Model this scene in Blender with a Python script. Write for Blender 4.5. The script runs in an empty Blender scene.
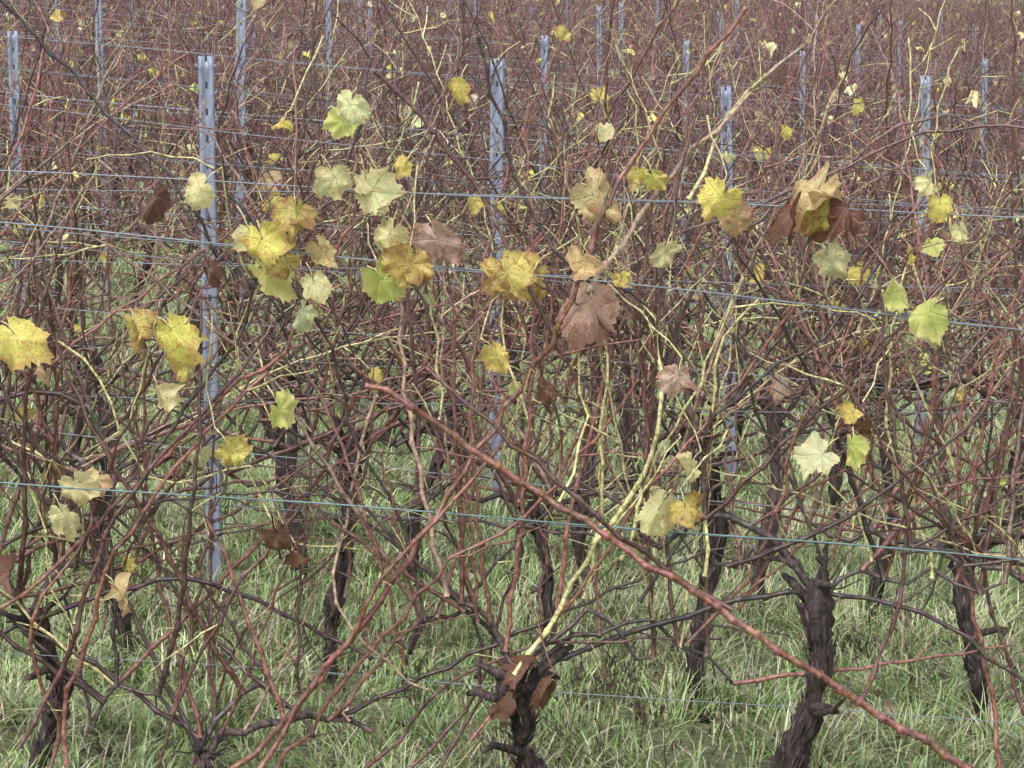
import bpy, math, random
import numpy as np
from mathutils import Matrix, Vector
random.seed(11); rng=np.random.default_rng(11)
R=random.random
def U(a,b): return a+(b-a)*R()
def G(m,s): return random.gauss(m,s)
scene=bpy.context.scene
col=scene.collection

# ------------------------------------------------------------ terrain + camera
SL=-0.088                      # the hillside falls gently to the right
def gz(x,y): 
    return SL*x+0.015*math.sin(x*1.7+y*.6)+0.012*math.sin(y*2.1-x)
CAMZ=2.6; FPX=3000.0; PITCH=math.atan(454/3000)
cp,sp=math.cos(PITCH),math.sin(PITCH)
def P(u,v,d):
    """measured position of a plant part in the trellis row standing at distance d"""
    a=(u-512)/FPX; b=(384-v)/FPX
    dy=cp+b*sp; dz=-sp+b*cp
    k=d/dy
    return np.array([a*k,d,CAMZ+dz*k])
cam=bpy.data.cameras.new("camera"); camo=bpy.data.objects.new("camera",cam); col.objects.link(camo)
camo.location=(0,0,CAMZ); camo.rotation_euler=(math.pi/2-PITCH,0,0)
cam.sensor_width=36; cam.lens=FPX/1024*36; cam.clip_end=2000; cam.clip_start=.1
scene.camera=camo

# ------------------------------------------------------------ materials
def newmat(name):
    m=bpy.data.materials.new(name); m.use_nodes=True
    nt=m.node_tree; nt.nodes.clear()
    return m,nt,nt.nodes,nt.links
def N(nt,t,**k):
    n=nt.nodes.new(t)
    for a,b in k.items(): setattr(n,a,b)
    return n
def attr_mat(name,scale=60,lo=.6,hi=1.35,rough=.5,bump=.3,bscale=150,spec=.5,stretch=None,metal=0,bdist=.002):
    m,nt,ns,lk=newmat(name)
    out=N(nt,'ShaderNodeOutputMaterial'); b=N(nt,'ShaderNodeBsdfPrincipled')
    at=N(nt,'ShaderNodeAttribute',attribute_name='Col')
    tc=N(nt,'ShaderNodeTexCoord'); mp=N(nt,'ShaderNodeMapping')
    if stretch: mp.inputs['Scale'].default_value=stretch
    lk.new(tc.outputs['Object'],mp.inputs['Vector'])
    no=N(nt,'ShaderNodeTexNoise'); no.inputs['Scale'].default_value=scale; no.inputs['Detail'].default_value=3
    lk.new(mp.outputs[0],no.inputs['Vector'])
    mr=N(nt,'ShaderNodeMapRange'); mr.inputs[1].default_value=.3; mr.inputs[2].default_value=.7
    mr.inputs[3].default_value=lo; mr.inputs[4].default_value=hi
    lk.new(no.outputs[0],mr.inputs[0])
    mx=N(nt,'ShaderNodeVectorMath',operation='SCALE')
    lk.new(at.outputs['Color'],mx.inputs[0]); lk.new(mr.outputs[0],mx.inputs['Scale'])
    lk.new(mx.outputs[0],b.inputs['Base Color'])
    b.inputs['Roughness'].default_value=rough; b.inputs['Specular IOR Level'].default_value=spec
    b.inputs['Metallic'].default_value=metal
    if bump>0:
        n2=N(nt,'ShaderNodeTexNoise'); n2.inputs['Scale'].default_value=bscale; n2.inputs['Detail'].default_value=3
        lk.new(mp.outputs[0],n2.inputs['Vector'])
        bp=N(nt,'ShaderNodeBump'); bp.inputs['Strength'].default_value=bump; bp.inputs['Distance'].default_value=bdist
        lk.new(n2.outputs[0],bp.inputs['Height']); lk.new(bp.outputs[0],b.inputs['Normal'])
    lk.new(b.outputs[0],out.inputs[0])
    return m
M_cane=attr_mat('vine_cane_bark',75,.4,1.75,.38,.6,220,.65)
M_canef=attr_mat('vine_cane_bark_far',30,.4,1.7,.5,0,220,.4)
M_bark=attr_mat('old_vine_bark',60,.3,2.4,.8,1.0,90,.3,(1,1,.22),0,.014)
M_wire=attr_mat('galvanised_wire',20,.8,1.2,.4,0,50,.6,None,.3)
M_post=attr_mat('galvanised_steel',38,.7,1.3,.5,.1,80,.5,(1,1,.35),.2)
M_weed=attr_mat('dried_weed',60,.7,1.3,.8,0,50,.2)
M_grass=attr_mat('grass_blades',30,.7,1.3,.45,0,50,.4)
def leaf_mat():
    m,nt,ns,lk=newmat('autumn_vine_leaf')
    def M(op,a,b=None):
        n=N(nt,'ShaderNodeMath',operation=op)
        for i,v in enumerate((a,b)):
            if v is None: continue
            if isinstance(v,(int,float)): n.inputs[i].default_value=v
            else: lk.new(v,n.inputs[i])
        return n.outputs[0]
    out=N(nt,'ShaderNodeOutputMaterial')
    a1=N(nt,'ShaderNodeAttribute',attribute_name='Col'); a2=N(nt,'ShaderNodeAttribute',attribute_name='Col2')
    uv=N(nt,'ShaderNodeUVMap',uv_map='UVMap'); sx=N(nt,'ShaderNodeSeparateXYZ'); lk.new(uv.outputs[0],sx.inputs[0])
    x=sx.outputs[0]; y=sx.outputs[1]
    r=M('SQRT',M('ADD',M('MULTIPLY',x,x),M('MULTIPLY',y,y)))
    a=M('ABSOLUTE',M('ARCTAN2',x,y))
    d=M('MINIMUM',M('MINIMUM',a,M('ABSOLUTE',M('SUBTRACT',a,.92))),M('ABSOLUTE',M('SUBTRACT',a,1.95)))
    vd=M('MULTIPLY',d,r)
    st=M('ABSOLUTE',M('SINE',M('MULTIPLY',M('SUBTRACT',r,M('MULTIPLY',d,.7)),26)))
    sec=N(nt,'ShaderNodeMapRange'); lk.new(st,sec.inputs[0]); sec.inputs[1].default_value=.0; sec.inputs[2].default_value=.25; sec.inputs[3].default_value=.3; sec.inputs[4].default_value=0
    mr=N(nt,'ShaderNodeMapRange'); lk.new(vd,mr.inputs[0]); mr.inputs[1].default_value=.006; mr.inputs[2].default_value=.03; mr.inputs[3].default_value=.6; mr.inputs[4].default_value=0
    vein=M('MAXIMUM',mr.outputs[0],sec.outputs[0])
    tc=N(nt,'ShaderNodeTexCoord')
    no=N(nt,'ShaderNodeTexNoise'); no.inputs['Scale'].default_value=30; no.inputs['Detail'].default_value=5; no.inputs['Roughness'].default_value=.65
    lk.new(tc.outputs['Object'],no.inputs['Vector'])
    e=M('ADD',M('MULTIPLY',M('POWER',r,2.2),.28),no.outputs[0])
    er=N(nt,'ShaderNodeMapRange'); lk.new(e,er.inputs[0]); er.inputs[1].default_value=.53; er.inputs[2].default_value=.72
    mx=N(nt,'ShaderNodeMix',data_type='RGBA'); lk.new(er.outputs[0],mx.inputs[0]); lk.new(a1.outputs['Color'],mx.inputs[6]); lk.new(a2.outputs['Color'],mx.inputs[7])
    n3=N(nt,'ShaderNodeTexNoise'); n3.inputs['Scale'].default_value=120; n3.inputs['Detail'].default_value=3; lk.new(tc.outputs['Object'],n3.inputs['Vector'])
    sr=N(nt,'ShaderNodeMapRange'); lk.new(n3.outputs[0],sr.inputs[0]); sr.inputs[1].default_value=.57; sr.inputs[2].default_value=.68; sr.inputs[4].default_value=.8
    sc=N(nt,'ShaderNodeVectorMath',operation='MULTIPLY'); lk.new(a2.outputs['Color'],sc.inputs[0]); sc.inputs[1].default_value=(.75,.5,.45)
    mx3=N(nt,'ShaderNodeMix',data_type='RGBA'); lk.new(sr.outputs[0],mx3.inputs[0]); lk.new(mx.outputs[2],mx3.inputs[6]); lk.new(sc.outputs[0],mx3.inputs[7])
    vc=N(nt,'ShaderNodeMix',data_type='RGBA'); vc.inputs[0].default_value=.5; lk.new(a1.outputs['Color'],vc.inputs[6]); vc.inputs[7].default_value=(.6,.58,.3,1)
    vm=M('MULTIPLY',vein,.8)
    mx2=N(nt,'ShaderNodeMix',data_type='RGBA'); lk.new(vm,mx2.inputs[0]); lk.new(mx3.outputs[2],mx2.inputs[6]); lk.new(vc.outputs[2],mx2.inputs[7])
    b=N(nt,'ShaderNodeBsdfPrincipled'); b.inputs['Roughness'].default_value=.45; b.inputs['Specular IOR Level'].default_value=.4
    t=N(nt,'ShaderNodeBsdfTranslucent'); mix=N(nt,'ShaderNodeMixShader'); mix.inputs[0].default_value=.4
    bp=N(nt,'ShaderNodeBump'); bp.inputs['Strength'].default_value=.9; bp.inputs['Distance'].default_value=.006
    lk.new(M('SUBTRACT',M('MULTIPLY',no.outputs[0],1.1),M('MULTIPLY',vein,.7)),bp.inputs['Height']); lk.new(bp.outputs[0],b.inputs['Normal'])
    lk.new(mx2.outputs[2],b.inputs['Base Color']); lk.new(mx2.outputs[2],t.inputs['Color'])
    lk.new(b.outputs[0],mix.inputs[1]); lk.new(t.outputs[0],mix.inputs[2]); lk.new(mix.outputs[0],out.inputs[0])
    return m
M_leaf=leaf_mat()
M_leaff=attr_mat('autumn_vine_leaf_far',35,.6,1.3,.5,0,50,.3)
def ground_mat():
    m,nt,ns,lk=newmat('vineyard_soil_and_thatch')
    out=N(nt,'ShaderNodeOutputMaterial'); b=N(nt,'ShaderNodeBsdfPrincipled'); b.inputs['Roughness'].default_value=.9
    tc=N(nt,'ShaderNodeTexCoord')
    n1=N(nt,'ShaderNodeTexNoise'); n1.inputs['Scale'].default_value=1.6; n1.inputs['Detail'].default_value=8; n1.inputs['Roughness'].default_value=.7
    n2=N(nt,'ShaderNodeTexNoise'); n2.inputs['Scale'].default_value=30; n2.inputs['Detail'].default_value=6
    for n in(n1,n2): lk.new(tc.outputs['Object'],n.inputs['Vector'])
    r1=N(nt,'ShaderNodeValToRGB'); lk.new(n1.outputs[0],r1.inputs[0])
    e=r1.color_ramp.elements; e[0].position=.35; e[0].color=(.10,.08,.055,1); e[1].position=.62; e[1].color=(.16,.20,.08,1)
    r2=N(nt,'ShaderNodeMapRange'); lk.new(n2.outputs[0],r2.inputs[0]); r2.inputs[1].default_value=.3; r2.inputs[2].default_value=.7; r2.inputs[3].default_value=.5; r2.inputs[4].default_value=1.6
    s=N(nt,'ShaderNodeVectorMath',operation='SCALE'); lk.new(r1.outputs[0],s.inputs[0]); lk.new(r2.outputs[0],s.inputs['Scale'])
    lk.new(s.outputs[0],b.inputs['Base Color'])
    bp=N(nt,'ShaderNodeBump'); bp.inputs['Strength'].default_value=.8; bp.inputs['Distance'].default_value=.03; lk.new(n2.outputs[0],bp.inputs['Height']); lk.new(bp.outputs[0],b.inputs['Normal'])
    lk.new(b.outputs[0],out.inputs[0]); return m
M_ground=ground_mat()

# ------------------------------------------------------------ mesh builder
class MB:
    def __init__(s): s.v=[];s.q=[];s.t=[];s.c=[];s.c2=[];s.uv=[];s.n=0
    def add(s,v,q=None,t=None,c=(1,1,1),c2=None,uv=None):
        v=np.asarray(v,float); k=len(v)
        if q is not None and len(q): s.q.append(np.asarray(q,int)+s.n)
        if t is not None and len(t): s.t.append(np.asarray(t,int)+s.n)
        s.v.append(v); s.c.append(np.broadcast_to(np.asarray(c,float),(k,3)))
        s.c2.append(np.broadcast_to(np.asarray(c if c2 is None else c2,float),(k,3)))
        s.uv.append(np.zeros((k,2)) if uv is None else uv)
        s.n+=k
    def tube(s,p,r,c,sides=5,lump=0,ridge=None):
        p=np.asarray(p,float); n=len(p)
        if n<2: return
        r=np.broadcast_to(np.asarray(r,float),(n,))
        t=np.gradient(p,axis=0); t/=np.linalg.norm(t,axis=1)[:,None]+1e-9
        m=np.abs(p[-1]-p[0]); ref=np.zeros(3); ref[int(np.argmin(m))]=1
        a=np.cross(t,ref); a/=np.linalg.norm(a,axis=1)[:,None]+1e-9
        b=np.cross(t,a)
        th=np.arange(sides)*2*math.pi/sides
        rr=np.repeat(r[:,None],sides,1)
        if lump: rr=rr*(1+rng.normal(0,lump,rr.shape))
        if ridge is not None: rr=rr*ridge(np.arange(n)[:,None]/n,th[None,:])
        V=p[:,None,:]+rr[:,:,None]*(np.cos(th)[None,:,None]*a[:,None,:]+np.sin(th)[None,:,None]*b[:,None,:])
        V=V.reshape(-1,3)
        i=np.arange(n-1)[:,None]*sides; j=np.arange(sides)[None,:]; j2=(j+1)%sides
        Q=np.stack([i+j,i+j2,i+sides+j2,i+sides+j],-1).reshape(-1,4)
        e=(n-1)*sides
        T=[(e,e+k,e+k+1) for k in range(1,sides-1)]
        c=np.asarray(c,float)
        if c.ndim==2: c=np.repeat(c,sides,0)
        s.add(V,Q,T,c)
    def build(s,name,mat,parent=None,smooth=True):
        me=bpy.data.meshes.new(name)
        V=np.concatenate(s.v); q=np.concatenate(s.q) if s.q else np.zeros((0,4),int); t=np.concatenate(s.t) if s.t else np.zeros((0,3),int)
        nl=q.size+t.size; nf=len(q)+len(t)
        me.vertices.add(len(V)); me.vertices.foreach_set('co',V.ravel().astype(np.float32))
        me.loops.add(nl); li=np.concatenate([q.ravel(),t.ravel()]).astype(np.int32); me.loops.foreach_set('vertex_index',li)
        me.polygons.add(nf)
        st=np.concatenate([np.arange(len(q))*4,q.size+np.arange(len(t))*3]).astype(np.int32)
        me.polygons.foreach_set('loop_start',st)
        me.update(calc_edges=True)
        if smooth: me.polygons.foreach_set('use_smooth',np.ones(nf,bool))
        for nm,cc in(('Col',s.c),('Col2',s.c2)):
            A=me.color_attributes.new(nm,'FLOAT_COLOR','POINT')
            C=np.concatenate(cc); C=np.concatenate([C,np.ones((len(C),1))],1)
            A.data.foreach_set('color',C.ravel().astype(np.float32))
        uv=np.concatenate(s.uv)
        if np.any(uv):
            l=me.uv_layers.new(name='UVMap'); l.data.foreach_set('uv',uv[li].ravel().astype(np.float32))
        me.materials.append(mat); me.validate()
        o=bpy.data.objects.new(name,me); col.objects.link(o)
        if parent: o.parent=parent
        return o
def empty(name,loc=(0,0,0)):
    e=bpy.data.objects.new(name,None); e.location=loc; e.empty_display_size=.2; col.objects.link(e); return e

# ------------------------------------------------------------ leaves
TH=np.radians([0,14,28,42,55,68,84,100,115,132,150,165,174,180])
RA=np.array([1.0,.95,.82,.86,.95,.88,.76,.80,.84,.76,.70,.58,.36,.1])
def leaf(mb,base,size,nrm,down,c1,c2,crumple=.1,M=40,rings=3,fold=.2,roll=None):
    """base=petiole junction; down=direction of the tip"""
    nrm=np.asarray(nrm,float); nrm/=np.linalg.norm(nrm)
    down=np.asarray(down,float); down=down-nrm*np.dot(down,nrm); down/=np.linalg.norm(down)+1e-9
    side=np.cross(nrm,down)
    th=np.linspace(-math.pi,math.pi,M,endpoint=False)+math.pi/M
    r=np.interp(np.abs(th),TH,RA**U(.7,1.6))
    if M>20: r=r*(1+.05*(((np.arange(M)%2)*2-1)))*(1+rng.normal(0,.05,M))
    else: r=r*(1+rng.normal(0,.2,M))
    r=r*(1+.13*np.sin(th+U(0,6))+.07*np.sin(2*th+U(0,6)))
    s=size*.58
    fr=np.linspace(0,1,rings+1)[1:]
    X=np.concatenate([[0]]+[f*r*np.sin(th) for f in fr]); Y=np.concatenate([[0]]+[f*r*np.cos(th) for f in fr])
    ph=rng.uniform(0,6,8); rd=np.hypot(X,Y)
    Z=-fold*np.abs(X)**1.25+crumple*(np.sin(X*4+ph[0]+Y*2)+np.sin(Y*5+ph[1]-X*3)+.7*np.sin(X*9+ph[2])*np.sin(Y*8+ph[3]))*rd
    # ruffled margin
    Z+=crumple*.9*rd**2*np.sin(np.arctan2(X,Y)*7+ph[5])
    if roll is None: roll=U(-.2,.9)
    Z-=roll*Y*np.abs(Y)
    k=U(.1,1.0); cx=math.cos(ph[6]); cy=math.sin(ph[6])
    Z+=k*np.clip(X*cx+Y*cy-.25,0,1)**1.3*2.0
    sh=1/(1+.55*fold*fold); shy=1/(1+.4*roll*roll)
    pull=.45*k*np.clip(X*cx+Y*cy-.25,0,1)
    Xs=(X-pull*cx)*sh; Ys=(Y-pull*cy)*shy
    V=np.asarray(base)+s*(Xs[:,None]*side+Ys[:,None]*down+Z[:,None]*nrm)
    T=[(0,1+j,1+(j+1)%M) for j in range(M)]
    Q=[]
    for q in range(rings-1):
        o=1+q*M
        Q+=[(o+j,o+M+j,o+M+(j+1)%M,o+(j+1)%M) for j in range(M)]
    mb.add(V,Q,T,c1,c2,np.stack([X,Y],1))
PAL={'Y':((.82,.74,.20),(.62,.44,.15)),'P':((.80,.77,.42),(.72,.62,.32)),'G':((.64,.70,.20),(.80,.74,.30)),
     'O':((.74,.64,.20),(.44,.26,.11)),'T':((.76,.62,.33),(.56,.36,.20)),'K':((.64,.47,.36),(.46,.26,.20)),
     'B':((.24,.12,.09),(.15,.075,.055)),'Z':((.66,.72,.44),(.72,.70,.38))}
def pal(k):
    a,b=PAL[k]; f=U(.88,1.1); return np.clip(np.array(a)*f*(1+rng.normal(0,.04,3)),0,.9),np.array(b)*f

# ------------------------------------------------------------ canes
def cane_col(far=False):
    x=R(); f=U(.4,1.5)
    if far:  # distance haze put into the bark colour: paler, more mauve canes
        if x<.66: c=(.185,.090,.088)
        elif x<.88: c=(.095,.056,.060)
        elif x<.97: c=(.26,.185,.16)
        else: c=(.38,.33,.18)
    else:
        if x<.54: c=(.160,.070,.057)
        elif x<.80: c=(.075,.042,.039)
        elif x<.92: c=(.24,.155,.12)
        else: c=(.40,.35,.17)
    return np.array(c)*f
YG=np.array((.46,.42,.20))
def rings_from_nodes(nodes,r0,r1,lod):
    n=len(nodes); nodes=np.asarray(nodes)
    if lod>=1 or n<3:
        return nodes,np.linspace(r0,r1,n)
    p=[];r=[]
    for i in range(n):
        rr=r0+(r1-r0)*i/(n-1); k=U(1.25,1.65)
        if i>0: p.append(nodes[i]*.86+nodes[i-1]*.14); r.append(rr)
        p.append(nodes[i]); r.append(rr*k)
        if i<n-1: p.append(nodes[i]*.86+nodes[i+1]*.14); r.append(rr*1.02)
    return np.array(p),np.array(r)
def grow(p,d,L,step,rowy,wander=.09,up=0.0,droop=0.0):
    p=np.array(p,float); d=np.array(d,float); d/=np.linalg.norm(d); pts=[p.copy()]
    n=max(2,int(L/step)); base=p.copy(); zz=np.cross(d,(0,1,0))+rng.normal(0,.4,3)
    W=rng.normal(0,wander,(n,3)); W[:,1]*=.6
    for i in range(n):
        w=W[i]
        d=d+w; d[1]-=.35*(base[1]-rowy); d[2]+=up-droop*i/n; d/=math.sqrt(d[0]*d[0]+d[1]*d[1]+d[2]*d[2])
        base=base+d*step
        g=gz(base[0],base[1])+.03
        if base[2]<g: base[2]=g
        pts.append(base+zz*((i%2)*2-1)*step*.05)
    return pts
def dress(mb,lb,nodes,c,r,lod,rowy,leafp,latp):
    n=len(nodes)
    for i in range(2,n):
        a=nodes[i]; t=np.array(nodes[i])-nodes[i-1]; t/=np.linalg.norm(t)+1e-9
        x=R()
        sidev=np.cross(t,(0,1,0))*(1 if i%2 else -1)+rng.normal(0,.35,3)
        if x<latp:
            d=t*.7+sidev*.7; L=U(.10,.45) if R()<.6 else U(.03,.09)
            cc=YG*U(.6,1.1) if R()<.2 else c*U(.6,1.5)
            ln=grow(a,d,L,.06 if lod<2 else .1,rowy,.13,.02,.06)
            rr=U(.0020,.0036)
            pp,rv=rings_from_nodes(ln,rr,rr*.55,max(lod,1) if lod else 0)
            mb.tube(pp,rv,cc,4 if lod<2 else 3)
            if R()<leafp*1.3: rand_leaf(mb,lb,ln[-1],lod)
        elif x<latp+.20 and lod<2:
            d=t*.35+sidev+np.array((0,0,U(-.5,.3))); L=U(.04,.11)
            q=[a,a+d*L*.5,a+d*L+np.array((0,0,-.012))]
            mb.tube(q,[.0019,.0015,.0013],YG*U(.5,1.1) if R()<.6 else c*U(.8,1.6),3)
        elif x<latp+.26 and lod<1:
            k=9; th=np.linspace(0,U(5,11),k); rad=np.linspace(.03,.008,k)
            q=a+np.stack([rad*np.cos(th)-.03,rad*np.sin(th)*.6,-np.linspace(0,.05,k)+.01*np.sin(th)],1)*(1 if R()<.5 else -1)
            mb.tube(q,.001,c*.7,3)
        if R()<leafp: rand_leaf(mb,lb,a,lod)
def rand_leaf(mb,lb,a,lod,kinds='YYYYYPPPPGOOTK'):
    k=random.choice(kinds)
    d=np.array((U(-1,1),U(-1,.4),U(-.6,.4))); L=U(.03,.07); b=a+d*L
    mb.tube([a,b],.0014,YG*.8,3)
    c1,c2=pal(k); sz=U(.045,.10)
    if lod>=2: c1=c1*.75
    leaf(lb,b,sz,(U(-1,1),-1,U(-.3,1.0)),(U(-.8,.8),0,-1),c1,c2,.16 if lod<2 else .3,(28 if lod<1 else 14 if lod<2 else 9),(3 if lod<1 else 2),U(.1,1.1))
def trunk_path(x,y,ztop,lean):
    z0=gz(x,y)-.05; n=14; pts=[]
    a=U(0,6);b=U(0,6);A=U(.015,.045)
    for i in range(n):
        f=i/(n-1)
        pts.append((x+lean*(f-1)+A*math.sin(f*6+a)+G(0,.007),y+.03*math.sin(f*5+b)+G(0,.006),z0+(ztop-z0)*f))
    return np.array(pts)
DARK=np.array((.036,.026,.025))
def make_trunk(tb,x,y,ztop,lean=0,r=.032,lod=0):
    p=trunk_path(x,y,ztop,lean)
    m=64 if lod<1 else 16
    f=np.linspace(0,len(p)-1,m); q=np.stack([np.interp(f,np.arange(len(p)),p[:,k]) for k in range(3)],1)
    rr=r*(1+.2*np.sin(np.linspace(0,U(9,16),m)+U(0,6))+.12*np.sin(np.linspace(0,U(25,40),m)+U(0,6))+rng.normal(0,.04,m))
    tp=np.linspace(0,1,m); rr*=1+.25*np.clip(.08-tp,0,1)*12; rr*=1+.35*np.exp(-((tp-.93)/.06)**2); rr[-2:]*=.7
    a1,a2,a3=U(0,6),U(0,6),U(0,6)
    rid=lambda f,th:1+.20*np.sin(2*th+a1+f*7)+.13*np.sin(5*th+a2-f*13)+.08*np.sin(9*th+a3+f*30)
    tb.tube(q,rr,DARK*U(.8,1.3),16 if lod<1 else 7,.09 if lod<1 else .13,rid)
    if lod<2:
        for k in range(10 if lod<1 else 5): # old spurs
            i=random.randrange(m//4,m-1) if R()<.4 else random.randrange(int(m*.85),m-1)
            a=q[i]; d=np.array((U(-1,1),U(-1,.5),U(-.1,1)));d/=np.linalg.norm(d)
            L=U(.04,.16); g=[a]
            for j in range(4): g.append(g[-1]+(d+rng.normal(0,.35,3))*(r*.6+L)/4)
            tb.tube(g,np.array([.62,.5,.42,.40,.2])*r*U(.5,1.0),DARK*U(.8,1.7),7,.14)
        for k in range(110 if lod<1 else 14): # shredding bark
            i=random.randrange(0,m-6); th=U(0,6.28); o=np.array((math.cos(th),math.sin(th),0)); j=random.randrange(3,6)
            tb.tube([q[i]+o*rr[i]*.9,q[i+j//2]+o*rr[i]*1.15,q[i+j]+o*rr[i]*(1.05+U(0,.7))],[.003,.004,.001],DARK*U(.8,3.8),3)
    return q[-2]
def make_vine(tb,cb,lb,x,y,lod,far=False,ncane=16,ztop=None,lean=None,leafp=.02,arms=True,thick=1):
    if ztop is None: ztop=gz(x,y)+U(.6,.95)
    top=make_trunk(tb,x,y,ztop,G(0,.08) if lean is None else lean,U(.018,.030)*thick,lod)
    starts=[(top,1)]
    if arms:
        for sgn in(-1,1,-1,1)[:4 if lod<2 else 2]:
            if R()<.85:
                L=U(.25,.65); n=8; pts=[top-np.array((0,0,U(0,.08)))]
                h=U(-.05,.18); ry=U(-.05,.05)
                for i in range(1,n+1):
                    f=i/n
                    pts.append(np.array((top[0]+sgn*L*f,y+ry*math.sin(f*4),top[2]+SL*sgn*L*f+h*math.sin(f*math.pi)+U(-.02,.1)*f+rng.normal(0,.012))))
                r0=U(.007,.013)
                pp,rv=rings_from_nodes(pts,r0,r0*.55,0 if lod<1 else 1)
                (tb if R()<.5 else cb).tube(pp,rv,DARK*U(1.0,2.6),6 if lod<1 else 4,.10)
                starts+=[(p,sgn) for p in pts[1:]]
    step=.075 if lod<2 else .14
    for k in range(ncane):
        p,s=random.choice(starts); p=np.array(p)+np.array((0,G(0,.02),0))
        ang=G(0,.5)
        if R()<.16: ang=random.choice((-1,1))*U(.8,1.5)
        L=max(.45,G(1.1,.4))
        d=(math.sin(ang),G(0,.14),math.cos(ang))
        c=cane_col(far)
        nd=grow(p,d,L,step,y,.055 if lod<2 else .08,.02,U(0,.10))
        r=U(.0036,.0076)*(1.1 if lod==0 else 1)
        if c[1]>c[0]*.8: r=min(r*.7,.0045)
        pp,rv=rings_from_nodes(nd,r,r*.42,lod)
        cb.tube(pp,rv,c,6 if lod<1 else 4 if lod<2 else 3)
        dress(cb,lb,nd,c,r,lod,y,leafp,.26 if lod<2 else .36)

# ------------------------------------------------------------ ground
def build_ground():
    mb=MB()
    xs=np.concatenate([np.linspace(-300,-12,12),np.linspace(-11,11,90),np.linspace(12,300,12)])
    ys=np.concatenate([np.linspace(-60,4,8),np.linspace(5,30,100),np.linspace(31,420,30)])
    X,Y=np.meshgrid(xs,ys); Z=SL*X+0.015*np.sin(X*1.7+Y*.6)+0.012*np.sin(Y*2.1-X)
    V=np.stack([X,Y,Z],-1).reshape(-1,3); w=len(xs)
    i=np.arange(len(ys)-1)[:,None]*w; j=np.arange(w-1)[None,:]
    Q=np.stack([i+j,i+j+1,i+w+j+1,i+w+j],-1).reshape(-1,4)
    mb.add(V,Q); return mb.build('ground',M_ground)
build_ground()

# ------------------------------------------------------------ grass
def grass_patch(name,S,n,straw,hmax,wmul=1):
    mb=MB()
    nc=16
    cl=rng.uniform(-S/2,S/2,(nc,2)); cs=rng.uniform(.02,.07,nc); ca=rng.uniform(0,6.28,nc); ch=rng.uniform(.7,1.7,nc)
    k=rng.integers(0,nc,n); mixc=rng.random(n)<.6
    base=np.where(mixc[:,None],cl[k]+rng.normal(0,1,(n,2))*cs[k][:,None],rng.uniform(-S/2,S/2,(n,2)))
    h=rng.uniform(.35,1,n)*hmax*np.where(mixc,ch[k],.8); az=np.where(mixc,ca[k]+rng.normal(0,1.1,n),rng.uniform(0,2*math.pi,n)); ln=rng.uniform(.3,1.5,n)
    w=rng.uniform(.0014,.0032,n)*wmul
    d=np.stack([np.cos(az),np.sin(az)],1); pw=np.stack([-d[:,1],d[:,0]],1)
    V=np.zeros((n,7,3))
    for i,f in enumerate((0,.4,.75)):
        c=base+d*(ln*h*f**1.6)[:,None]; z=h*(f-.35*ln*f*f)
        ww=w*(1,1,.7)[i]
        V[:,2*i,:2]=c-pw*ww[:,None]; V[:,2*i+1,:2]=c+pw*ww[:,None]; V[:,2*i,2]=z; V[:,2*i+1,2]=z
    c=base+d*(ln*h)[:,None]; V[:,6,:2]=c; V[:,6,2]=h*(1-.42*ln)
    o=(np.arange(n)*7)[:,None]
    Q=np.concatenate([o+np.array([0,1,3,2]),o+np.array([2,3,5,4])]); T=o+np.array([4,5,6])
    tone=np.where(mixc,rng.uniform(.65,1.3,nc)[k],1.)[:,None]
    g=np.array((.235,.345,.115))*rng.uniform(.45,1.5,(n,1))*tone+rng.normal(0,.012,(n,3))
    st=np.array((.62,.55,.38))*rng.uniform(.5,1.25,(n,1)); pg=np.array((.48,.56,.30))*rng.uniform(.6,1.2,(n,1))*tone
    u=rng.random(n); C=np.where((u<straw)[:,None],st,np.where((u<straw+.24)[:,None],pg,g)); C=np.clip(C,.01,.85)
    mb.add(V.reshape(-1,3),Q,T,np.repeat(C,7,0))
    me=mb.build(name,M_grass,None,False); m=me.data; bpy.data.objects.remove(me); return m
S=.8
alley=[grass_patch('grass_tuft_patch',S*1.12,1400,.10+.06*i,.13+.018*i) for i in range(5)]
under=[grass_patch('grass_sparse_patch',S*1.12,750,.40,.14+.03*i) for i in range(4)]
farp=[grass_patch('grass_far_patch',1.8,1300,.3,.13,2) for i in range(2)]
grass=empty('grass')
tiltM=Matrix.Rotation(math.atan(-SL),4,'Y')
def inst(me,x,y,par,name,sc=1,z=None,rotz=None):
    o=bpy.data.objects.new(name,me); col.objects.link(o)
    rz=random.choice((0,1,2,3))*math.pi/2 if rotz is None else rotz
    o.matrix_world=Matrix.Translation((x,y,gz(x,y) if z is None else z))@tiltM@Matrix.Rotation(rz,4,'Z')@Matrix.Scale(sc,4)
    o.parent=par; return o
y=5.6; k=0
ROW0=8.4; RS=1.6
while y<21:
    w=y*.18+1.0; near=abs(((y-ROW0+.8)%RS)-.8)<.3
    x=-w
    while x<w:
        inst(random.choice(under if near or R()<.12 else alley),x+U(-.08,.08),y+U(-.06,.06),grass,'tuft_patch'); x+=S
    y+=S
while y<42:
    w=y*.18+1.0; x=-w
    while x<w: inst(random.choice(farp),x,y,grass,'tuft_patch'); x+=1.6
    y+=1.6

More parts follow.
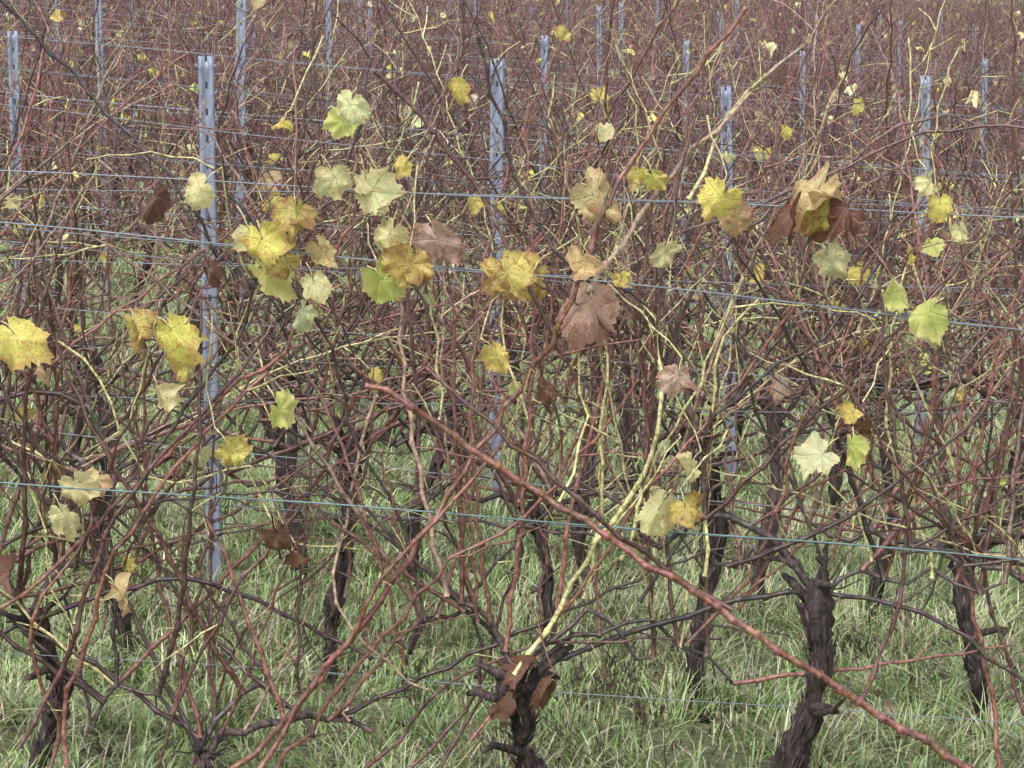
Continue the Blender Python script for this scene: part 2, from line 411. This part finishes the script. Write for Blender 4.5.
# ------------------------------------------------------------ fallen leaves
fl=MB()
for i in range(520):
    yy=U(6.5,17); 
    if R()<.7: yy=ROW0+RS*random.randrange(0,6)+G(0,.25)
    w=yy*.19+.8; xx=U(-w,w)
    c=random.choice([(.18,.10,.07),(.28,.17,.12),(.36,.25,.19),(.13,.075,.06),(.42,.33,.2)]); c=np.array(c)*U(.7,1.3)
    leaf(fl,(xx,yy,gz(xx,yy)+U(.01,.07)),U(.04,.09),(U(-.6,.6),U(-.8,.5),1),(U(-1,1),U(-1,1),0),c,c*.6,.35,24,2,U(.3,1.2))
fl.build('fallen_leaves',M_leaf)

# ------------------------------------------------------------ dried weeds
wd=MB()
def weed(x,y,h,c):
    p=np.array((x,y,gz(x,y))); d=np.array((G(0,.3),G(0,.2),1))
    st=grow(p,d,h,.05,y,.14); wd.tube(st,np.linspace(.0022,.001,len(st)),c,3)
    for a in st[2:]:
        for q in range(2):
            b=grow(a,(U(-1,1),U(-1,1),U(.2,1)),U(.03,.12),.03,y,.2); wd.tube(b,.0010,c,3)
            for e in b[1:]:
                if R()<.6: wd.tube([e,e+np.array((0,0,.010)),e+np.array((0,0,.02))],[.0015,.0036,.001],c*U(.6,1.3),4)
for cx,cy,n in((200,9.6,7),(440,9.9,8),(585,9.2,9),(150,10.6,4),(640,9.6,4),(915,10.5,5),(720,10.6,4),(470,9.0,4),(60,11,3)):
    for i in range(n):
        yy=cy+G(0,.3); weed((cx-512)/FPX*yy+G(0,.18),yy,U(.15,.42),np.array((.075,.055,.042))*U(.6,1.7))
for i in range(110):
    yy=U(8.5,16); w=yy*.18; weed(U(-w,w),yy,U(.12,.35),np.array((.24,.18,.12))*U(.4,1.5))
wd.build('dried_weeds',M_weed)

# ------------------------------------------------------------ posts
def post_mesh():
    prof=[(-.026,.024),(-.026,-.013),(-.013,-.013),(-.007,-.001),(.007,-.001),(.013,-.013),(.026,-.013),(.026,.024)]
    mb=MB(); H=2.0; zs=np.concatenate([[-.3],np.arange(0,H+.001,.05)])
    n=len(prof); pr=np.array(prof)
    inner=pr+np.array([(.0026,0),(.0026,.0026),(-.001,.0026),(-.001,.0026),(.001,.0026),(.001,.0026),(-.0026,.0026),(-.0026,0)])
    loop=np.concatenate([pr,inner[::-1]]); m=len(loop)
    V=[];c=[]
    cb=np.array((.25,.285,.37))
    for z in zs:
        for j,(a,b) in enumerate(loop): V.append((a,b,z)); c.append(cb*U(.8,1.15))
    Q=[]
    for i in range(len(zs)-1):
        for j in range(m): Q.append((i*m+j,i*m+(j+1)%m,(i+1)*m+(j+1)%m,(i+1)*m+j))
    e=(len(zs)-1)*m
    for j in range(n-1): Q.append((e+j,e+j+1,e+m-2-j,e+m-1-j))
    mb.add(V,Q,None,np.array(c))
    z=.35
    while z<1.97:
        for s in(-1,1):
            x0=s*.0262; x1=s*.037
            B=[(x0,-.010,z),(x1,-.010,z+.014),(x1,-.010,z+.026),(x0,-.010,z+.010),(x0,-.005,z),(x1,-.005,z+.014),(x1,-.005,z+.026),(x0,-.005,z+.010)]
            mb.add(B,[(0,1,2,3),(4,7,6,5),(0,4,5,1),(1,5,6,2),(2,6,7,3),(3,7,4,0)],None,cb*.9)
        B=[(-.004,-.0022,z+.03),(.004,-.0022,z+.03),(.004,-.0022,z+.055),(-.004,-.0022,z+.055)]
        mb.add(B,[(0,1,2,3)],None,cb*.15)
        z+=.10
    o=mb.build('post',M_post,None,False); me=o.data; bpy.data.objects.remove(o); return me
PM=post_mesh()
def post(u,d,H=2.0,s=1):
    x=(u-512)/FPX*d
    o=bpy.data.objects.new('trellis_post',PM); col.objects.link(o)
    o.location=(x,d,gz(x,d)); o.scale=(s,s,H/2.0); o.rotation_euler=(G(0,.012),G(0,.012),U(-.25,.25))
for u,row,H in((208,2,2.04),(495,3,2.02),(735,4,1.97),(925,5,2.0),(18,5,1.85),(235,6,2.1),(105,7,2.0),(540,7,1.95),(685,8,1.95),(805,9,1.9),(985,10,1.9),
               (330,11,2.0),(600,12,2.0),(60,12,2.0),(855,13,2.0)):
    post(u,ROW0+RS*row-.14,H,1.1 if row<7 else .8)
for row in range(14,24):
    d=ROW0+RS*row
    for q in range(-2,3): post(512+(q*5+(row*1.15)%5)*FPX/d,d-.1,1.95,.8)

# ------------------------------------------------------------ wires
WC=np.array((.20,.23,.27))
def wire(mb,a,b,r,c):
    n=24; f=np.linspace(0,1,n)[:,None]; p=a*(1-f)+b*f
    p[:,2]+=.010*np.sin(f[:,0]*9+U(0,6))+.004*np.sin(f[:,0]*31+U(0,6)); 
    mb.tube(p,r,c,5)
wr=MB()
def front_wire(v0,v1,dy,r=.0021,c=WC,e=900):
    a=P(0,v0,ROW0+dy); b=P(1024,v1,ROW0+dy); d=(b-a)
    wire(wr,a-d*.9,b+d*.9,r,c)
TE=np.array((.15,.24,.25))
front_wire(479,563,-.13,.0026,TE); front_wire(486,556,.05,.0019,WC*.8)
front_wire(221,331,-.13,.0025,WC); front_wire(229,322,.06,.0018,WC*.9)
front_wire(168,219,-.08,.0023,WC); front_wire(186,212,.09,.0014,WC)
front_wire(262,287,.1,.0014,WC*1.2); front_wire(655,720,.0,.0013,WC*1.2)
front_wire(392,415,.08,.0013,WC*1.2)
wr.build('trellis_wires',M_wire)
for row in range(1,12):
    wr=MB(); d=ROW0+RS*row; w=d*.19+2
    for h in (.8,1.15,1.17,1.45,1.75,1.9) if row<4 else (1.45,1.75,1.9) if row<8 else (1.9,):
        hh=h+G(0,.04); sl=SL+G(0,.01)
        dy=U(-.12,.06)
        wire(wr,np.array((-w,d+dy,hh-sl*w)),np.array((w,d+dy,hh+sl*w)),.0016,WC*U(.6,1.3))
    wr.build('trellis_wires',M_wire)

# ------------------------------------------------------------ vines : nearest rows, one object per plant
vines=[]
def new_vine(x,y):
    tb,cb,lb=MB(),MB(),MB(); vines.append([x,y,tb,cb,lb]); return tb,cb,lb
def ux(u,d): return (u-512)/FPX*d
layout={0:[(-1.95,None),(-1.36,(.66,0,.9)),(ux(205,8.4),(.30,0,.1)),(ux(525,8.4),(.50,.0,1.25)),(ux(815,8.4),(.77,.04,1.35)),(1.7,None)],
 1:[(-2.2,None),(ux(90,10),None),(ux(345,10),(.85,.06,1)),(ux(545,10),(.7,.05,.9)),(ux(705,10),(.95,-.03,.95)),(ux(985,10),None)],
 2:[(-2.6,None),(ux(70,11.6),None),(ux(275,11.6),(.85,-.05,1.1)),(ux(440,11.6),None),(ux(590,11.6),(.9,0,1)),(ux(770,11.6),None),(ux(895,11.6),(1.0,.05,1.1)),(2.3,None)]}
for row in range(0,6):
    d=ROW0+RS*row; lod=0 if row<2 else 1 if row<4 else 2
    if row in layout: L=layout[row]
    else:
        w=d*.175+.5; L=[]; x=-w
        while x<w: L.append((x+U(-.12,.12),None)); x+=.85
    for x,sp_ in L:
        tb,cb,lb=new_vine(x,d)
        nc=23 if row==0 else 33 if row<3 else 36
        lp=.004 if row==0 else .008 if row<4 else .012
        if sp_:
            make_vine(tb,cb,lb,x,d+G(0,.03),lod,False,nc,sp_[0]+SL*x if row else sp_[0],sp_[1],lp,True,sp_[2] if sp_[2]>.5 else .5)
        else:
            make_vine(tb,cb,lb,x,d+G(0,.03),lod,row>3,nc,leafp=lp)
front=[v for v in vines if abs(v[1]-ROW0)<.01]
def nearest(x): return min(front,key=lambda v:abs(v[0]-x))

def spline(pts,step=.07):
    p=np.array(pts); n=len(p)
    P0=np.vstack([2*p[0]-p[1],p,2*p[-1]-p[-2]]); out=[]
    for i in range(1,n):
        a,b,c,d=P0[i-1],P0[i],P0[i+1],P0[i+2]
        for f in np.linspace(0,1,10,endpoint=False):
            out.append(.5*((2*b)+(-a+c)*f+(2*a-5*b+4*c-d)*f*f+(-a+3*b-3*c+d)*f**3))
    out.append(p[-1]); out=np.array(out)
    s=np.concatenate([[0],np.cumsum(np.linalg.norm(np.diff(out,axis=0),axis=1))])
    m=max(3,int(s[-1]/step)); ss=np.linspace(0,s[-1],m)
    q=np.stack([np.interp(ss,s,out[:,k]) for k in range(3)],1)
    q+=rng.normal(0,.0045,q.shape); q[1::2,0]+=.006; return q
RB=(.19,.083,.064); RD=(.10,.050,.043); PU=(.14,.084,.080); TN=(.30,.21,.15); YL=tuple(YG); BK=(.045,.030,.029)
H=[
(RB,.0130,.0088,-.25,[(1030,812),(965,768),(870,708),(780,652),(700,596),(600,533),(520,482),(470,450),(400,400),(362,386)]),
(RD,.0085,.006,-.20,[(735,612),(690,588),(640,552),(590,512),(545,470),(480,415),(425,370)]),
(RB,.0105,.0065,-.12,[(205,812),(240,768),(310,690),(370,610),(420,540),(465,470),(510,400),(545,350),(570,300),(600,225),(625,170),(660,120),(700,65),(745,10)]),
(RB,.0085,.0055,-.15,[(240,800),(290,720),(345,640),(380,580),(430,530),(470,480),(505,440)]),
(TN,.0095,.0050,-.10,[(590,290),(640,215),(680,165),(725,120),(745,95),(800,50)]),
(YL,.006,.004,-.13,[(690,200),(710,150),(735,105),(765,70)]),
(RD,.0065,.0045,-.05,[(655,430),(668,370),(680,320),(705,270),(760,215),(820,180),(890,145),(960,128),(1060,132)]),
(PU,.0055,.004,0,[(680,230),(740,215),(800,185),(850,160),(920,118),(1000,125)]),
(RB,.0075,.005,-.05,[(0,612),(60,560),(130,490),(220,400),(290,340),(330,260),(372,190)]),
(RD,.009,.005,-.1,[(20,745),(50,690),(75,635),(95,560),(135,485),(215,400),(270,330)]),
(RB,.0085,.005,-.1,[(68,790),(64,700),(88,640),(110,560),(190,450),(265,370)]),
(BK,.0060,.0045,-.05,[(-10,-10),(60,62),(110,115),(160,165),(205,230),(230,300)]),
(RD,.0070,.0050,-.08,[(375,70),(430,130),(478,190),(505,250),(545,320),(580,400)]),
(BK,.006,.0045,-.05,[(478,40),(500,120),(520,190),(560,260),(640,300),(665,360)]),
(YL,.0085,.006,-.08,[(515,675),(560,605),(610,520),(640,480),(660,400),(652,320)]),
(YL,.006,.004,-.05,[(585,600),(600,520),(598,430),(606,380),(600,330)]),
(YL,.006,.004,-.05,[(705,575),(706,480),(712,400),(722,340),(760,300)]),
(YL,.006,.0035,0,[(880,290),(890,350),(885,430),(910,500),(935,580)][::-1]),
(RB,.008,.005,0,[(1000,768),(985,660),(960,560),(958,450),(972,370),(1024,310)]),
(RD,.007,.005,.05,[(1040,760),(1000,640),(985,560),(1000,450),(1030,330)]),
(RD,.006,.004,0,[(340,790),(400,735),(440,690),(520,650),(610,640),(720,640)]),
(RB,.0065,.0045,-.05,[(470,740),(500,700),(540,640),(600,560),(640,500),(700,430),(760,350),(800,300)]),
(RD,.006,.004,.05,[(440,768),(480,690),(470,600),(440,500),(430,430),(395,380)]),
(RB,.006,.004,.02,[(740,610),(790,520),(830,440),(880,360),(930,300),(975,240)]),
(BK,.006,.004,.02,[(820,560),(790,480),(760,420),(730,330),(700,290)]),
(RB,.006,.004,.02,[(830,560),(870,450),(880,400),(935,330),(1010,250)]),
(RD,.006,.004,.02,[(540,640),(545,540),(560,440),(540,370),(520,310)]),
(PU,.006,.004,.02,[(100,640),(105,560),(110,470),(60,330),(40,250)]),
(RD,.006,.004,.02,[(345,600),(355,500),(370,420),(300,380),(250,300),(235,230)]),
(BK,.0085,.006,.0,[(-30,650),(10,628),(60,612),(120,588),(190,578),(250,600),(320,632),(370,660)]),
(BK,.0095,.0065,-.02,[(540,665),(570,655),(620,635),(680,618),(740,600),(800,590),(860,598),(930,615),(980,650),(1050,700)]),
(BK,.008,.006,.0,[(-10,400),(20,392),(60,393),(85,402),(100,440)]),
(RD,.007,.005,-.04,[(355,395),(330,450),(290,520),(230,600),(180,700),(150,790)]),
(TN,.006,.004,-.04,[(375,395),(360,440),(345,520),(335,600),(380,660),(430,690)]),
(PU,.005,.003,.0,[(855,200),(800,250),(760,330),(735,400),(740,470)]),
(YL,.0040,.0025,.0,[(60,340),(100,380),(150,480),(250,470),(290,540)]),
(YL,.0040,.0025,.0,[(300,560),(250,480),(235,420),(240,330),(270,260)]),
(YL,.0040,.0025,.0,[(440,420),(435,340),(420,260),(395,200),(360,140)]),
(YL,.0045,.003,.0,[(530,430),(500,340),(505,290)]),
(YL,.0045,.003,-.1,[(560,500),(585,420),(575,360),(590,310)]),
(YL,.0050,.003,-.1,[(620,560),(650,470),(690,400),(720,330),(740,280)]),
(YL,.0040,.003,.0,[(960,480),(930,420),(905,350),(900,310)]),
(YL,.0040,.003,.0,[(870,560),(850,500),(830,480)]),
(YL,.0035,.002,.0,[(20,470),(45,540),(50,590),(80,650)]),
(RD,.005,.003,.0,[(250,250),(330,200),(420,170),(440,100),(460,60)]),
(RD,.005,.003,.0,[(190,768),(215,690),(255,620),(330,560),(440,480),(520,440)]),
(RB,.007,.005,-.06,[(30,790),(60,735),(45,690),(30,640),(40,600),(85,540),(95,470)]),
(RB,.007,.005,-.06,[(255,790),(300,740),(335,690),(400,620),(450,560),(520,520),(590,440),(640,380)]),
(RD,.007,.005,-.06,[(860,700),(900,600),(905,520),(925,440),(950,380),(990,330),(1040,290)]),
(RB,.006,.004,-.06,[(690,640),(745,580),(780,500),(800,420),(850,330),(870,260),(930,190)]),
(RD,.006,.004,.06,[(410,768),(470,700),(500,610),(520,540),(480,440),(460,350),(400,270)]),
(BK,.006,.004,-.06,[(130,500),(190,400),(240,330),(280,230),(350,150),(370,60)]),
(BK,.006,.004,-.06,[(640,600),(690,520),(700,440),(770,370),(830,330),(900,230)]),
(BK,.0055,.004,-.06,[(420,620),(400,520),(350,430),(330,350),(290,280),(210,170)]),
]
for c,r0,r1,dd,pts in H:
    w=[P(u,v,ROW0+dd+(.03*math.sin(i*1.3))) for i,(u,v) in enumerate(pts)]
    q=spline(w); v=nearest(w[0][0]); cc=np.array(c)*U(.9,1.15)
    pp,rv=rings_from_nodes(list(q),r0*.9,r1*.9,0)
    cvar=np.clip(np.array([cc*(1+.2*math.sin(i*.35)) for i in range(len(pp))])+rng.normal(0,.01,(len(pp),3)),0.005,1)
    v[3].tube(pp,rv,cvar,7)
    dress(v[3],v[4],q,cc,r0,0,ROW0+dd,.0,.16)

LV=[(15,335,50,'Y'),(135,325,42,'O'),(172,330,54,'Y'),(200,190,30,'P'),(155,198,38,'B'),(160,395,30,'P'),(200,455,34,'P'),(232,452,30,'Y'),(280,410,38,'G'),
(75,485,38,'P'),(62,512,34,'P'),(118,590,36,'T'),(283,123,20,'Y'),(350,105,34,'P'),(343,122,32,'G'),(335,178,32,'P'),(372,192,44,'P'),(366,180,25,'P'),(296,212,38,'O'),
(262,240,42,'Y'),(268,270,46,'G'),(285,262,30,'O'),(303,312,30,'Z'),(322,252,36,'T'),(314,282,26,'P'),(383,280,48,'G'),(410,265,46,'O'),(438,240,46,'K'),(459,86,24,'Y'),(209,268,28,'B'),
(505,272,54,'O'),(532,276,50,'O'),(580,262,42,'T'),(590,300,60,'K'),(594,196,50,'T'),(497,355,32,'Y'),(545,390,30,'B'),(638,174,24,'Y'),(654,178,28,'Y'),(665,252,26,'P'),
(622,278,16,'Y'),(678,376,30,'K'),(690,467,28,'P'),(658,510,44,'P'),(685,508,30,'O'),(720,198,46,'Y'),(726,212,36,'T'),(818,190,56,'T'),(824,210,44,'O'),(845,208,50,'B'),(790,215,38,'B'),
(830,255,40,'P'),(898,292,34,'G'),(930,312,44,'G'),(928,322,34,'P'),(822,455,40,'Z'),(853,446,32,'G'),(930,182,26,'P'),(940,205,28,'Y'),(872,425,26,'B'),(10,572,42,'B'),
(525,672,46,'B'),(545,690,40,'B'),(515,700,36,'B'),(278,535,42,'B'),(300,555,32,'B'),(390,235,34,'P'),(405,165,18,'Y'),(960,230,20,'P'),(392,254,30,'O'),(250,232,26,'P')]
for u,v_,s,k in LV:
    dd=U(-.26,-.08); b=P(u,v_,ROW0+dd); v=nearest(b[0]); c1,c2=pal(k)
    fl_=U(.9,1.6) if k=='B' else U(.15,1.0)
    dirx=U(-.9,.9)
    leaf(v[4],b,s/357*1.26,(U(-.7,.7),-1,U(-.1,.8)),(dirx,0,-1),c1,c2,.30 if k=='B' else .17,48,6,fl_,U(0,.9))
    if k in 'KTO':
        leaf(v[4],b+np.array((.01,.01,.0)),s/357*.8,(U(-1,1),-.6,.6),(-dirx,0,-1),c1*.8,c2,.18,36,4,.8)
    a=b+np.array((-dirx*.05+U(-.02,.02),.03,U(.03,.07)))
    v[3].tube([a,(a+b)/2+np.array((0,-.01,.012)),b],[.0022,.0017,.0015],YG if k!='B' else np.array(RB),4)
    if R()<.75:
        ln=grow(a,(U(-.6,.6),.3,-1 if R()<.6 else .8),U(.15,.5),.06,ROW0,.10)
        pp,rv=rings_from_nodes(ln,.0022,.0032,0); v[3].tube(pp,rv,YG*U(.6,1.05) if R()<.5 else cane_col(),5)
for x,y_,tb,cb,lb in vines:
    e=empty('grapevine',(0,0,0)); f=y_>ROW0+RS*2.5
    tb.build('trunk',M_bark,e); cb.build('canes',M_canef if f else M_cane,e)
    if lb.n: lb.build('leaves',M_leaff if f else M_leaf,e)

# ------------------------------------------------------------ distant rows (instanced segments)
segs=[]
for k in range(5):
    tb,cb,lb=MB(),MB(),MB()
    x=-2.3
    while x<2.4:
        SL0=SL; SL=0      # segments are modelled level and tilted with the hillside
        make_vine(tb,cb,lb,x+U(-.1,.1),G(0,.04),2,True,28,leafp=.009)
        SL=SL0; x+=.85
    s=[]
    for mb,m,nm in((tb,M_bark,'trunks'),(cb,M_canef,'canes'),(lb,M_leaff,'leaves')):
        o=mb.build(nm,m); s.append((nm,o.data)); bpy.data.objects.remove(o)
    segs.append(s)
dist=empty('distant_grapevine_rows')
for row in range(6,50):
    d=ROW0+RS*row; w=d*.175+1.5; x=-w+U(0,1)
    if row>=36: x=U(0,1)
    while x<w+2:
        s=random.choice(segs); rz=random.choice((0,math.pi)); z=SL*x
        for nm,me in s: 
            if nm=='trunks' and row>24: continue
            o=inst(me,x,d+U(-.05,.05),dist,nm,1,z,rz)
        x+=4.9

# ------------------------------------------------------------ light
w=bpy.data.worlds.new("World"); scene.world=w; w.use_nodes=True; nt=w.node_tree
bg=nt.nodes['Background']; sky=nt.nodes.new('ShaderNodeTexSky'); sky.sky_type='NISHITA'; sky.sun_disc=False
sky.sun_elevation=math.radians(52); sky.sun_rotation=math.radians(200); sky.dust_density=3; sky.air_density=1
hs=nt.nodes.new('ShaderNodeHueSaturation'); hs.inputs['Saturation'].default_value=.35; hs.inputs['Value'].default_value=1.9
nt.links.new(sky.outputs[0],hs.inputs['Color']); nt.links.new(hs.outputs[0],bg.inputs['Color']); bg.inputs['Strength'].default_value=.15
sun=bpy.data.lights.new('sun','SUN'); sun.energy=1.4; sun.angle=math.radians(25); sun.color=(1,.98,.96)
so=bpy.data.objects.new('sun',sun); col.objects.link(so)
az=math.radians(200); el=math.radians(52)
dv=Vector((math.sin(az)*math.cos(el),math.cos(az)*math.cos(el),math.sin(el)))
so.rotation_euler=dv.to_track_quat('Z','Y').to_euler(); so.location=(0,0,10)
scene.view_settings.view_transform='Standard'; scene.view_settings.look='None'; scene.view_settings.exposure=0
